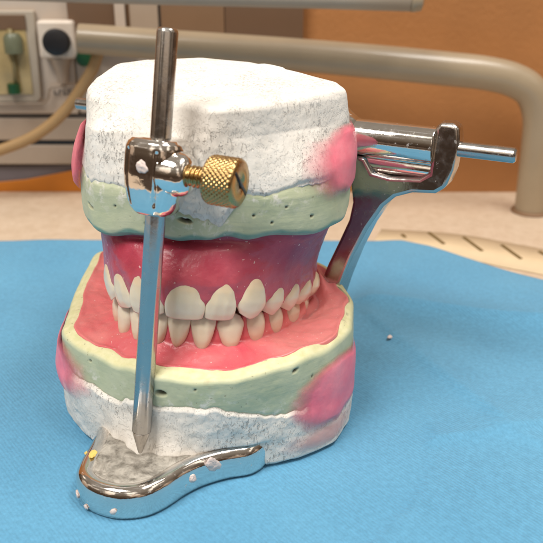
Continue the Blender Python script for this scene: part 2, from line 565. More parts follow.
# underside of the lip
und = []
for k, (dr, dz) in enumerate([(-1.2, -0.35), (-3.5, -0.3), (-7, 0.2), (-12, 0.3)]):
    rr = R[0] + dr
    und.append(np.stack([CU[0] + rr * CS[:, 0], CU[1] + rr * CS[:, 1], zz[0] + dz], -1))
V = np.concatenate([np.array(und[::-1]).reshape(-1, 3), P.reshape(-1, 3)])
nund = len(und)
z0 = np.zeros(nund * NU)
RUS, ZUS = R.copy(), zz.copy()
smear = sstep(7.0, 0.0, (zbU[None, :] - zz)) * 0.9
mesh('stone_base', V, ring_faces(K + nund, NU, True, True, True), M_stone, UP,
     attr={'film': np.r_[z0 + 1, film.ravel()], 'rim': np.zeros(len(V)), 'pit': np.r_[z0, pit.ravel()], 'smear': np.r_[z0, smear.ravel()]}, recalc=False)

# --- upper plaster mount
K = 74
s = np.linspace(0, 1, K)[:, None]
zz = zbU[None, :] + s * (zT - zbU)[None, :]
R = wallU(zz)
P = np.stack([CU[0] + R * CS[None, :, 0], CU[1] + R * CS[None, :, 1], zz], -1)
rough = 1 + 4.5 * np.exp(-(adist(deg, -100)[None, :] / 11) ** 2 - ((zz - 74) / 6) ** 2)
R = R + 0.45 + rough * (0.16 * fbm(P, 7, 3) + 0.05 * fbm(P, 1.3, 3)) + 0.45 * fbm(P, 18, 2)
step = sstep(0.02, 0.10, s)
R = R - 0.65 * (1 - step)
edge = (zz - (zT - 1.0)[None, :]) / 1.0
R = R - 0.4 * np.clip(edge, 0, 1) ** 2.5
P = np.stack([CU[0] + R * CS[None, :, 0], CU[1] + R * CS[None, :, 1], zz], -1)
rings = [P[k] for k in range(K)]
KT = 46
for k in range(1, KT + 1):
    q = 1 - k / KT * 0.995
    x = CU[0] + (R[-1]) * q * CS[:, 0]
    y = CU[1] + (R[-1]) * q * CS[:, 1]
    Q = np.stack([x, y, np.zeros(NU)], -1)
    z = (ztop(x, y) - 0.2) + 0.5 * (1 - q) * 0 + 0.28 * fbm(Q, 14, 3) * min(1, k / 3) + 0.06 * fbm(Q, 2.0, 3) * min(1, k / 3)
    z = z + 0.55 * sstep(0.1, 0.25, fbm(Q + 31, 24, 2)) * min(1, k / 2)
    rings.append(np.stack([x, y, z + (zz[-1] - (ztop(rings[K - 1][:, 0], rings[K - 1][:, 1]) - 0.2)) * max(0, 1 - k / 4)], -1))
V = np.array(rings).reshape(-1, 3)
mesh('plaster_mount', V, ring_faces(K + KT, NU, True, True, True), M_plaster, UP, recalc=False)
RUW = R   # plaster wall (rings, angles) with heights zz
ZUW = zz

# --- lower cast
CL = np.array([-14.0, 5.0])
L_out = [(-54.8, 3), (-53.7, -9), (-48.4, -17), (-38.2, -25.5), (-27.7, -32), (-18, -33.9), (-8.3, -33.3), (7, -25.6), (15, -18), (20.4, -9), (22.4, 7.5), (18.5, 23), (12, 32),
         (0, 37), (-40, 42), (-55, 42), (-55.5, 15)]
B_out = [(-57.5, 4), (-55.5, -6), (-49.5, -15), (-45, -19.5), (-36, -25), (-26, -29.5), (-16, -31), (-5, -29.6), (7, -25), (15, -19.5), (20, -9), (21.5, 3), (18.5, 20), (12, 30),
         (0, 35), (-40, 40), (-56, 40), (-58, 15)]
rL = polar(L_out, CL, NU, 2.2)
rB = polar(B_out, CL, NU, 2.2)
zL = pinterp(ang, [(-180, 28.6), (-140, 28.0), (-100, 27.8), (-60, 28.2), (-30, 28.6), (0, 29.0), (30, 31.0), (60, 31), (140, 30), (160, 29.5)])
zL = gsm(zL, 12) + gsm(_rng.randn(NU), 9) * 1.2
land = 1.9 + gsm(_rng.randn(NU), 10) * 2.2 + 0.6 * np.exp(-(adist(deg, -100) / 30) ** 2) - 0.9 * np.exp(-(adist(deg, 0) / 35) ** 2)
zbL = pinterp(ang, [(-178, 21.0), (-154, 19.7), (-147, 19.3), (-138, 18.6), (-127, 18.0), (-122, 19.3), (-116, 20.2), (-109, 20.2), (-98, 20.6), (-87, 19.8), (-82, 18.5), (-74, 17.0),
                    (-63, 15.9), (-46, 13.5), (-33, 12.5), (0, 13), (90, 16)])
zbL = zbL + gsm(_rng.randn(NU), 2.0) * 0.6 + gsm(_rng.randn(NU), 8) * 1.6

def wallL(z):
    t = np.clip(z / zL[None, :], 0, 1)
    r = rB[None, :] * (1 - t) + rL[None, :] * t
    return r + 0.5 * np.sin(np.pi * t)

K = 40
s = np.linspace(0, 1, K)[:, None]
zz = (zbL - 2.0)[None, :] + s * (zL - zbL + 2.0)[None, :]
R = wallL(zz)
P = np.stack([CL[0] + R * CS[None, :, 0], CL[1] + R * CS[None, :, 1], zz], -1)
R = R + 0.35 * fbm(P, 13, 3) + 0.04 * fbm(P, 1.5, 3) - 0.5 * sstep(2.6, 1.2, zz - (zbL - 2.0)[None, :])
R = R - 0.9 * np.clip((zz - (zL[None, :] - 1.2)) / 1.2, 0, 1) ** 2
pit = np.zeros_like(R)
for (d0, z0, wd, wz, dp, sl) in [(-107.5, 23.6, 1.3, 0.7, 1.7, -0.05), (-58, 26.4, 0.9, 0.4, 0.7, 0.2), (-95, 25.5, 0.3, 0.3, 0.4, 0), (-140, 25.5, 0.35, 0.3, 0.5, 0), (-50, 23, 0.3, 0.3, 0.4, 0)]:
    R, g = dent_at(R, zz, d0, z0, wd, wz, dp, 40, sl)
    pit = np.maximum(pit, g)
rings = [np.stack([CL[0] + R[k] * CS[:, 0], CL[1] + R[k] * CS[:, 1], zz[k]], -1) for k in range(K)]
RLS, ZLS = R.copy(), zz.copy()
rimv = [sstep(0.7, 0.1, zL - zz[k]) for k in range(K)]
pits = [pit[k] for k in range(K)]
sm = [sstep(6.5, 0.0, zz[k] - zbL) * 0.95 for k in range(K)]
KL = 26
for k in range(1, KL + 1):
    q = k / KL
    rr = R[-1] - 0.15 - q * (land + 6.0)
    x = CL[0] + rr * CS[:, 0]
    y = CL[1] + rr * CS[:, 1]
    d = q * (land + 6.0)
    Q = np.stack([x, y, zL], -1)
    z = zL + 0.65 * sstep(0, 1.5, d) + 0.03 * d - 3.2 * sstep(land + 0.3, land + 1.5, d) - 4.0 * sstep(land + 1.5, land + 6, d) + 0.18 * fbm(Q, 3.5, 4)
    rings.append(np.stack([x, y, z], -1))
    rimv.append(np.ones(NU) * 1.0)
    pits.append(0.7 * sstep(land - 1.4, land - 0.2, d) * sstep(0.15, 0.45, fbm(Q, 3, 3)) * sstep(50, 20, np.abs(adist(deg, 15))))
    sm.append(np.zeros(NU))
V = np.array(rings).reshape(-1, 3)
mesh('stone_base', V, ring_faces(K + KL, NU, True, True, True), M_stone, LO,
     attr={'rim': np.array(rimv).ravel(), 'film': np.zeros(len(V)), 'pit': np.array(pits).ravel() * 0.9, 'smear': np.array(sm).ravel()}, recalc=False)

K = 60
s = np.linspace(0, 1, K)[:, None]
zz = 0.25 + s * (zbL - 0.25)[None, :]
R = wallL(zz)
P = np.stack([CL[0] + R * CS[None, :, 0], CL[1] + R * CS[None, :, 1], zz], -1)
R = R + 0.5 + 0.22 * fbm(P, 5, 3) + 0.07 * fbm(P, 1.5, 3) + 0.5 * fbm(P, 16, 2)
R = R - 0.75 * sstep(0.95, 1.0, s) - 0.8 * sstep(0.07, 0.0, s)
# plaster flows out over the plate in front of the cast
ext = pinterp(ang, [(-180, 0), (-145, 0), (-137, 0.0), (-130, 0.6), (-123, 2.6), (-116, 4.2), (-107, 3.4), (-102, 2.6), (-95, 1.2), (-88, 0), (0, 0), (90, 0)])
ext = gsm(ext, 6) * (1 + gsm(_rng.randn(NU), 4) * 0.7)
R = R + ext[None, :] * np.clip((15.5 - zz) / 8.0, 0, 1) ** 1.6 * sstep(6.2, 7.2, zz)
R = R - 1.5 * np.exp(-(adist(deg, -82)[None, :] / 11) ** 4) * sstep(8.6, 7.6, zz)
P = np.stack([CL[0] + R * CS[None, :, 0], CL[1] + R * CS[None, :, 1], zz], -1)
mesh('plaster_mount', P.reshape(-1, 3), ring_faces(K, NU, True, True, True), M_plaster, LO, recalc=False)
RLW, ZLW = R, zz

# --- pink wax smears bridging plaster and stone
def patch(parent, C, wall_r, d0, d1, z0, z1, bulge, label, fade, soft=1.0, seed=0, material=None):
    nd, nz = 90, 80
    dd = np.linspace(d0, d1, nd)
    zs = np.linspace(z0, z1, nz)
    V, T = [], []
    for z in zs:
        for d in dd:
            a = R_(d)
            j = int(round((d + 180) / 360 * NU)) % NU
            u = (d - d0) / (d1 - d0) * 2 - 1
            w = (z - z0) / (z1 - z0) * 2 - 1
            e = (abs(u) ** 2.6 + abs(w) ** 2.6) ** (1 / 2.6)
            e += 0.12 * float(fbm(np.array([d * 0.5 + seed, z, seed]), 6, 2))
            fa = fade * max(0, -u) if fade > 0 else -fade * max(0, u)
            t = float(np.clip((1 - e) / (0.30 * soft), 0, 1))
            t2 = float(np.clip((1 - e) / (0.30 * soft + fa), 0, 1))
            r = wall_r(j, z) + 0.15 + bulge * (t * t * (3 - 2 * t)) * (0.35 + 0.65 * (1 - e * e if e < 1 else 0)) - 0.35 * (1 - min(1, t * 6))
            V.append((C[0] + r * math.cos(a), C[1] + r * math.sin(a), z))
            T.append(t2)
    f = [(k * nd + j, k * nd + j + 1, (k + 1) * nd + j + 1, (k + 1) * nd + j) for k in range(nz - 1) for j in range(nd - 1)]
    o = mesh('wax_smear', V, f, material or M_pink, parent, attr={'thick': T}, recalc=False)
    o['label'] = label
    return o

ZG = np.arange(0, 92, 0.3)
def surf_grid(Rs, Zs, Rp, Zp):
    G = np.zeros((len(ZG), NU))
    for j in range(NU):
        a_ = np.where((ZG >= Zs[0, j] - 0.5) & (ZG <= Zs[-1, j] + 0.5), np.interp(ZG, Zs[:, j], Rs[:, j]), 0)
        b_ = np.where((ZG >= Zp[0, j]) & (ZG <= Zp[-1, j]), np.interp(ZG, Zp[:, j], Rp[:, j]), 0)
        m_ = np.maximum(a_, b_)
        ok = m_ > 0
        G[:, j] = np.interp(ZG, ZG[ok], m_[ok])
    G = gsm(gsm(G, 5, 1), 4.5, 0) + 0.12
    return G
GU = surf_grid(RUS, ZUS, RUW, ZUW)
GL = surf_grid(RLS, ZLS, RLW, ZLW)
def wr_u(j, z): return float(np.interp(z, ZG, GU[:, j]))
def wr_l(j, z): return float(np.interp(z, ZG, GL[:, j]))
patch(UP, CU, wr_u, -53, 16, 62.5, 79.5, 1.5, 'pink wax smear on the right corner of the upper cast', 1.0, seed=3)
patch(UP, CU, wr_u, 150, 212, 62.5, 79.5, 2.2, 'pink wax smear on the far left side of the upper cast', -0.25, seed=9)
patch(LO, CL, wr_l, -64, -8, 7.0, 25.0, 1.0, 'pink wax smear on the right corner of the lower cast', 0.5, seed=14)
patch(LO, CL, wr_l, 164, 226, 12.0, 27.3, 1.5, 'pink wax smear on the left side of the lower cast', -1.0, seed=21)
tn = patch(LO, CL, wr_l, -72, -16, 0.6, 9.0, 0.15, 'thin pink tint on the plaster under the right wax smear', 0.5, soft=3.2, seed=33, material=M_tint)

# ------------------------------------------------------------------ teeth
def ell(t, a, b): return dent(a * math.sin(t), b * math.cos(t))

def place(widths, a, b):
    """mid parameter t of each tooth to the given side by arc length."""
    ts = np.linspace(0, math.pi * 0.9, 6000)
    xs, ys = a * np.sin(ts), b * np.cos(ts)
    ds = np.r_[0, np.cumsum(np.hypot(np.diff(xs), np.diff(ys)))]
    acc = 0
    out = []
    for w in widths:
        out.append(float(np.interp(acc + w / 2, ds, ts)))
        acc += w
    return out

def smooth_interp(v, xs, ys):
    n = 60
    g = np.linspace(0, 1, n)
    y = np.interp(g, xs, ys)
    y2 = np.convolve(np.pad(y, 4, mode='edge'), np.array([1, 3, 5, 7, 8, 7, 5, 3, 1]) / 40.0, mode='valid')
    return np.interp(v, g, y2)

def tooth(kind, w, h, upper):
    nv, nu = 34, 40
    V, L = [], []
    if upper:
        prof = {'incisor': [(0, .90), (.12, .97), (.3, 1.0), (.5, .97), (.7, .88), (.86, .70), (.95, .50), (1, .34)],
                'canine': [(0, .66), (.15, .90), (.3, 1.0), (.5, .94), (.7, .80), (.86, .58), (.95, .40), (1, .24)],
                'premolar': [(0, .66), (.15, .92), (.3, 1.0), (.55, .94), (.75, .80), (.9, .58), (1, .34)],
                'molar': [(0, .82), (.15, .97), (.3, 1.0), (.55, .95), (.75, .85), (.9, .66), (1, .40)]}[kind]
    else:
        prof = {'incisor': [(0, .94), (.12, .99), (.3, .97), (.55, .84), (.75, .66), (.9, .45), (1, .22)],
                'canine': [(0, .7), (.15, .94), (.3, 1.0), (.55, .86), (.75, .64), (.9, .42), (1, .22)],
                'premolar': [(0, .80), (.15, .97), (.3, 1.0), (.55, .94), (.75, .78), (.9, .54), (1, .28)],
                'molar': [(0, .88), (.15, .98), (.3, 1.0), (.55, .92), (.75, .78), (.9, .58), (1, .34)]}[kind]
    px, py = zip(*prof)
    thick = {'incisor': [(0, 1.1), (.3, 2.6), (.7, 5.0), (1, 4.6)], 'canine': [(0, 1.6), (.3, 4.0), (.7, 6.0), (1, 5.0)],
             'premolar': [(0, 5.5), (.25, 7.6), (.7, 7.6), (1, 5.8)], 'molar': [(0, 7.5), (.25, 9.4), (.7, 9.4), (1, 7.0)]}[kind]
    tx, ty = zip(*thick)
    lab = [(0, .15), (.15, -.35), (.4, -.75), (.7, -.75), (.9, -.30), (1, .5)] if kind in ('incisor', 'canine') else [(0, .9), (.15, -.1), (.4, -.8), (.65, -.75), (.88, -.25), (1, .7)]
    lx, ly = zip(*lab)
    for k in range(nv):
        v = k / (nv - 1)
        hw = w / 2 * float(smooth_interp(v, px, py)) * (1.02)
        th = float(smooth_interp(v, tx, ty))
        yl = float(smooth_interp(v, lx, ly))
        for j in range(nu):
            t = 2 * math.pi * j / nu
            ct, st = math.cos(t), math.sin(t)
            e = 2 / 2.5
            x = hw * math.copysign(abs(ct) ** e, ct)
            y = yl + th / 2 + th / 2 * math.copysign(abs(st) ** e, st)
            xr = x / (w / 2)
            z = v * h
            fade = max(0, 1 - v / 0.45) ** 1.3
            if kind == 'incisor': z += fade * (0.75 * abs(xr) ** 4 + 0.15 * xr)
            elif kind == 'canine': z += fade * (2.1 * abs(xr) ** 1.35)
            elif kind == 'premolar': z += fade * (1.6 * abs(xr) ** 1.4 - 0.2)
            else: z += fade * (0.55 * (1 + math.cos(2 * math.pi * xr)) * (abs(xr) < 0.5) + 1.0 * abs(xr) ** 3)
            # shallow labial lobes
            if st < 0: y += 0.10 * math.cos(xr * 3 * math.pi) * math.sin(math.pi * min(1, v * 1.3)) * (kind == 'incisor')
            V.append((x, y, z))
            L.append(v)
    f = ring_faces(nv, nu, True, False, False)
    for ring, flip in ((0, True), (nv - 1, False)):
        c = np.mean(V[ring * nu:(ring + 1) * nu], axis=0)
        c[2] += -0.25 if ring == 0 else 0.6
        V.append(tuple(c)); L.append(0 if ring == 0 else 1)
        ci = len(V) - 1
        for j in range(nu):
            a_, b_ = ring * nu + j, ring * nu + (j + 1) % nu
            f.append((ci, b_, a_) if flip else (ci, a_, b_))
    return np.array(V), f, L

def set_teeth(parent, widths, heights, kinds, a, b, upper, dz, incl, material, push, tips):
    info = []
    jr = random.Random(5 if upper else 8)
    for sgn in (1, -1):
        for w, h, kd, t, inc, ps, tp in zip(widths, heights, kinds, place(widths, a, b), incl, push, tips):
            t *= sgn
            p = ell(t, a, b)
            dt = 0.01
            tg = ell(t + dt, a, b) - ell(t - dt, a, b)
            tg /= np.linalg.norm(tg)
            nrm = np.array([tg[1], -tg[0]])
            if nrm @ (p - DC) < 0: nrm = -nrm
            p = p + nrm * (ps + jr.uniform(-0.15, 0.15))
            X = Vector((tg[0], tg[1], 0))
            Yin = Vector((-nrm[0], -nrm[1], 0))
            # tilt of the occlusal plane
            pn = Vector((DFv[0] * -TILT, DFv[1] * -TILT, 1)).normalized()
            X = (X - pn * X.dot(pn)).normalized()
            Yin = (Yin - pn * Yin.dot(pn) - X * Yin.dot(X)).normalized()
            if X.cross(Yin).dot(pn) < 0: X = -X
            M = Matrix((X, Yin, pn)).transposed()
            dsg = 1 if X.dot(Vector((tg[0], tg[1], 0)) * sgn) > 0 else -1
            M = M @ Matrix.Rotation(R_(inc), 3, 'X') @ Matrix.Rotation(R_(tp * dsg * (1 if upper else -1) + jr.uniform(-2.5, 2.5)), 3, 'Y') @ Matrix.Rotation(R_(jr.uniform(-4, 4)), 3, 'Z')
            V, f, L = tooth(kd, w * jr.uniform(0.98, 1.02), h * jr.uniform(0.97, 1.03), upper)
            if not upper: V = V * np.array([1, 1, -1])
            o = np.array([p[0], p[1], float(hocc_xy(p)) + dz])
            V = V @ np.array(M).T + o
            mesh(kd, V, f, material, parent, attr={'level': L})
            info.append((t, w, h, p))
    return info

UD = empty('upper_denture', (DC[0], DC[1], 45), 'upper trial denture, crimson wax with ivory teeth, under the green stone of the upper cast', 'denture')
LD = empty('lower_denture', (DC[0], DC[1], 30), 'lower trial denture, wide red wax bowl with greyish teeth, inside the yellow rimmed lower cast', 'denture')
kinds = ['incisor', 'incisor', 'canine', 'premolar', 'premolar', 'molar', 'molar']
WU = [9.2, 7.3, 8.1, 7.0, 6.8, 10.0, 9.2]
HU = [10.7, 10.4, 10.8, 8.9, 8.2, 7.8, 7.2]
set_teeth(UD, WU, HU, kinds, DA, DB, True, 0.0, [9, 8, 5, 3, 2, 0, 0], M_tooth, [0.1, -0.1, 0.3, 0, 0, 0, 0], [2, 6, 7, 7, 8, 7, 7])
WL = [5.6, 6.0, 6.9, 7.0, 7.0, 10.6, 10.0]
HL = [9.6, 10.2, 11.0, 9.6, 9.2, 8.0, 7.4]
LA, LB = DA - 1.9, DB - 2.2
set_teeth(LD, WL, HL, kinds, LA, LB, False, 1.6, [-2, -2, 0, 2, 3, 4, 5], M_tooth_lo, [0, 0, 0.2, 0, 0, 0, 0], [-1, 1, 4, 4, 3, 2, 2])

# --- wax of the dentures (polar about DC)
ND = 720
angd = np.linspace(-np.pi, np.pi, ND, endpoint=False)
CD = np.stack([np.cos(angd), np.sin(angd)], 1)
def rell(a, b):
    r = CD @ DRv
    f = CD @ DFv
    return 1 / np.sqrt((r / a) ** 2 + (f / b) ** 2)
def t_of():   # arc parameter of every direction on the outer ellipse
    r = CD @ DRv * rell(DA, DB)
    f = CD @ DFv * rell(DA, DB)
    return np.arctan2(r / DA, f / DB)
def contacts(widths, a, b):
    ts = np.linspace(0, math.pi * 0.9, 6000)
    xs, ys = a * np.sin(ts), b * np.cos(ts)
    ds = np.r_[0, np.cumsum(np.hypot(np.diff(xs), np.diff(ys)))]
    acc = np.r_[0, np.cumsum(widths)]
    tt = np.interp(acc, ds, ts)
    return np.r_[-tt[::-1], tt[1:]]
tang = t_of()
def papilla(widths, a, b):
    c = contacts(widths, a, b)
    d = np.min(np.abs(tang[:, None] - c[None, :]), axis=1) * (a + b) / 2
    return np.exp(-(d / 1.25) ** 2)
papU = papilla(WU, DA, DB)
papL = papilla(WL, LA, LB)

def polar_about(poly, sig):
    return polar(poly, DC, ND, sig)

def loftP(rings_r, rings_z, sub):
    RR = spline(rings_r, sub)
    ZZ = spline(rings_z, sub)
    return np.array(RR), np.array(ZZ)

rE = rell(DA, DB)
xyE = DC + CD * rE[:, None]
hE = np.array([hocc_xy(q) for q in xyE])
rLip = polar_about(S_out, 3.0) - 2.6
f_dir = CD @ DFv
lip_w = 57.4 - 0.045 * (DC[1] + rLip * CD[:, 1] + 20)
rings_r = [rLip - 0.2, rLip - 0.5, rLip * 0.60 + rE * 0.40 - 0.3, rLip * 0.2 + rE * 0.8, rE + 0.0 + 0.2 * papU, rE + 0.0 + 0.25 * papU, rE - 0.4 + 0.3 * papU, rE - 2.2 + 0.2 * papU, rE - 7, rE - 9]
rings_z = [lip_w + 0.5, lip_w - 2.0, lip_w * 0.62 + (hE + 10) * 0.38, lip_w * 0.25 + (hE + 10) * 0.75, hE + 9.4, hE + 7.0, hE + 4.6 - 1.4 * papU, hE + 3.8 - 1.4 * papU, hE + 4.5, hE + 14]
RR, ZZ = loftP(rings_r, rings_z, 9)
P = np.stack([DC[0] + RR * CD[None, :, 0], DC[1] + RR * CD[None, :, 1], ZZ], -1)
RR = RR + 0.22 * fbm(P, 5, 3) + 0.05 * fbm(P, 1.2, 2)
P = np.stack([DC[0] + RR * CD[None, :, 0], DC[1] + RR * CD[None, :, 1], ZZ], -1)
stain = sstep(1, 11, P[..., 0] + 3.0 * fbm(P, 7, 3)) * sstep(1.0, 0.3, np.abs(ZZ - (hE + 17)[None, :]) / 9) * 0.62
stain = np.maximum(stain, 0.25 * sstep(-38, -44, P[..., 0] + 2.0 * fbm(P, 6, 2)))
pale = np.clip(sstep(16, 7, ZZ - hE[None, :]) * 0.55 + 0.12 * fbm(P, 6, 3), 0, 1)
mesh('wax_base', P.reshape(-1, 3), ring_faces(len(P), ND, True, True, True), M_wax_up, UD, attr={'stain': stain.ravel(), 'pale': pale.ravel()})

rEl = rell(LA, LB)
xyL = DC + CD * rEl[:, None]
hL = np.array([hocc_xy(q) for q in xyL]) + 1.6
# inner edge of the stone land seen from DC
landpoly = []
for j in range(0, NU, 4):
    rr = RLS[-1, j] - 0.15 - land[j] - 0.35
    landpoly.append((CL[0] + rr * CS[j, 0], CL[1] + rr * CS[j, 1]))
rLand = polar_about(landpoly, 0.6)
pL = DC + CD * rLand[:, None]
aa = np.arctan2(pL[:, 1] - CL[1], pL[:, 0] - CL[0])
zLand = np.interp(aa, ang, zL, period=2 * np.pi) + 0.75
gl = [10.0 - 1.2]
gum = hL - np.interp(np.abs(tang), [0, 0.5, 0.9, 1.3, 1.9], [7.4, 7.6, 7.0, 5.5, 3.8])
gum = np.where(f_dir < -0.35, gum * 0 + 30.5, gum)
gum = gsm(gum, 12)
mid = rEl * 0.5 + rLand * 0.5
sag = np.interp(np.abs(tang), [0, 0.6, 1.0, 1.4, 1.9, 2.4], [0.3, 0.2, 0.6, 0.2, -1.6, -1.6])
rings_r = [rEl - 10, rEl - 7, rEl - 3.2, rEl - 1.6 + 0.8 * papL, rEl - 0.5 + 0.9 * papL, rEl + 0.35 + 0.5 * papL, rEl + 1.3, mid, rLand - 1.5, rLand + 0.25, rLand + 0.6]
rings_z = [gum - 4, gum + 2.0, gum + 3.8 + 0.5 * papL, gum + 3.6 + 2.4 * papL, gum + 1.9 + 1.5 * papL, gum + 0.4 + 0.5 * papL, gum - 0.7, gum * 0.45 + zLand * 0.55 - sag, zLand - 0.15, zLand + 0.02, zLand - 2.5]
RR, ZZ = loftP(rings_r, rings_z, 9)
P = np.stack([DC[0] + RR * CD[None, :, 0], DC[1] + RR * CD[None, :, 1], ZZ], -1)
lumps = (sstep(0, 0.2, np.linspace(0, 1, len(ZZ))) * sstep(0.90, 0.74, np.linspace(0, 1, len(ZZ))))[:, None] * np.ones_like(ZZ)
ZZ = ZZ + (0.36 * fbm(P, 6, 3) + 0.20 * fbm(P + 40, 2.6, 3)) * lumps
P[..., 2] = ZZ
pale = np.clip(sstep(-8, 8, P[..., 0]) * 0.75 + sstep(-38, -46, P[..., 0]) * 0.55 + 0.25 * fbm(P, 9, 3), 0, 1)
mesh('wax_base', P.reshape(-1, 3), ring_faces(len(P), ND, True, True, True), M_wax_lo, LD, attr={'stain': np.zeros(P[..., 0].size), 'pale': pale.ravel()})

# ------------------------------------------------------------------ articulator
AT = empty('articulator', A(0, 0, 0), 'chrome hinge articulator with upright steel pin, rounded front plate and long rear hinge rod', 'articulator')

# base plate with a rounded tongue in front
half = [(5.0, 54.0), (9.5, 52.6), (13.6, 49.2), (15.8, 44.5), (17.0, 39.0), (18.6, 33.5), (21.4, 28.0), (25.4, 22.6), (26.6, 15), (27, 6), (26, -6), (22, -22), (20, -38)]
left = [(-18, -38), (-20, -22), (-22, -6), (-22.5, 8), (-21.5, 16), (-19, 23), (-15.8, 29.0), (-12.6, 35.0), (-9.6, 41.5), (-7.6, 47.0), (-4.8, 51.6), (-0.2, 53.9)]
out = np.array(spline(half + left, 8, True))
w_s = sstep(18, 42, out[:, 1])
out[:, 1] -= 2.5 * w_s
out[:, 0] -= 2.0 * w_s
nO = len(out)
tn_ = np.roll(out, -1, 0) - np.roll(out, 1, 0)
tn_ /= np.linalg.norm(tn_, axis=1)[:, None]
nin = np.stack([tn_[:, 1], -tn_[:, 0]], 1)
ctr = out.mean(0)
if ((ctr - out) * nin).sum() < 0: nin = -nin
prof = [(0.9, 0.15), (0.25, 0.5), (0.0, 1.4), (0.0, 5.2), (0.25, 6.4), (0.9, 7.4), (1.7, 7.95), (2.5, 8.0), (3.3, 7.75), (4.0, 7.35)]
V = []
for o_, z in prof:
    for q in out + nin * o_: V.append(A(q[0], q[1], z))
mesh('base_plate', V, ring_faces(len(prof), nO, True, True, False), M_chrome, AT)
inner = out + nin * 4.0
V = [A(q[0], q[1], 7.36) for q in inner]
bm = bmesh.new()
vs = [bm.verts.new(v_) for v_ in V]
fc = bm.faces.new(vs)
bmesh.ops.triangulate(bm, faces=[fc])
for _ in range(5):
    le = [e for e in bm.edges if e.calc_length() > 1.2]
    if le: bmesh.ops.subdivide_edges(bm, edges=le, cuts=1)
    bmesh.ops.triangulate(bm, faces=bm.faces[:])
bm.verts.ensure_lookup_table()
bm.verts.index_update()
Vt = np.array([v_.co[:] for v_ in bm.verts])
bnd = np.array([v_.is_boundary for v_ in bm.verts])
Vt[:, 2] += np.where(bnd, 0, 0.12 + 0.12 * fbm(Vt, 3.0, 4))
Ft = [[v_.index for v_ in f_.verts] for f_ in bm.faces]
bm.free()
mesh('table_top', Vt, Ft, M_table_top, AT)

# support arms and ears (outline in the r-h plane, thick along f)
arm = [(14, 1), (19.5, 1), (20.5, 12), (22.4, 22), (24.6, 30), (27.6, 39), (31.2, 47.5), (35, 54.2), (38, 57.2), (42.5, 59.0), (48.5, 59.6), (51.0, 61.5), (52.4, 66), (53.0, 73.0), (52.4, 76.8),
       (50.6, 77.6), (47.4, 77.4), (46.6, 76), (46.3, 64.6), (44, 63.0), (36, 62.2), (31, 62.8), (28.6, 66.5), (24.5, 66.5), (25.0, 60), (26.2, 54), (25.6, 49), (23.4, 43), (20.5, 35.5), (18.0, 27), (15.6, 14)]
for sg in (1, -1):
    v_, f_ = prism([(a_ * sg - (4 if sg < 0 else 0), b_) for a_, b_ in arm], lambda a_, b_, t: A(a_, t + ((70 - b_) * 0.13 if t > -35 else 0), b_), -39.4, -33.4)
    mesh('support_arm', v_, f_, M_worn, AT, bevel=1.0, sharp=40)
v_, f_ = prism([(-20, 0.4), (21, 0.4), (21, 7), (-20, 7)], lambda a_, b_, t: A(a_, t, b_), -41, -30)
mesh('rear_bar', v_, f_, M_chrome, AT, bevel=1.2, sharp=40)

# hinge tube, rod and flared collar
ax = Vector(A(1, 0, 0)) - Vector(A(0, 0, 0))
def hp(r): return A(r, -36.0, 71.1)
v_, f_ = lathe([(0, 0.5), (0.1, 4.4), (0.5, 4.8), (92.7, 4.8), (92.9, 4.7), (93.0, 0.5)], hp(-46.2), ax, 56)
mesh('hinge_tube', v_, f_, M_chrome, AT, sharp=40)
v_, f_ = lathe([(0, 0.4), (0.05, 1.5), (0.5, 1.95), (138.2, 1.95), (138.7, 1.5), (138.8, 0.4)], hp(-71.8), ax, 40)
mesh('hinge_rod', v_, f_, M_steel, AT, sharp=40)
v_, f_ = lathe([(0, 9.5), (3, 9.0), (6, 7.8), (8.5, 6.0), (10.5, 4.85), (10.6, 4.6)], hp(14.5), ax, 48)
mesh('hinge_collar', v_, f_, M_chrome, AT, sharp=50)

v_, f_ = lathe([(0, 0.4), (0.2, 2.6), (19.5, 2.6), (19.8, 0.4)], A(27.5, -36.3, 64.6), ax, 32)
mesh('stop_bar', v_, f_, M_chrome, AT, sharp=50)

# incisal pin
pf, pt = Vector(A(2.9, 37.3, 8.6)), Vector(A(4.8, 20.0, 103.2))
pax = (pt - pf).normalized()
plen = (pt - pf).length
v_, f_ = lathe([(5.6, 1.9), (5.9, 2.22), (plen - 1.0, 2.22), (plen - 0.4, 2.1), (plen - 0.05, 1.75), (plen, 1.4), (plen, 0.2)], pf, pax, 96, True, lambda s_, t, r: r * (1 + 0.022 * math.cos(7 * t)))
pin = mesh('incisal_pin', v_, f_, M_steel, AT, sharp=50)
v_, f_ = lathe([(0.0, 0.25), (0.3, 0.5), (4.9, 1.95), (5.75, 2.12), (5.8, 1.0)], pf, pax, 40)
mesh('pin_tip', v_, f_, M_worn, pin, sharp=50)

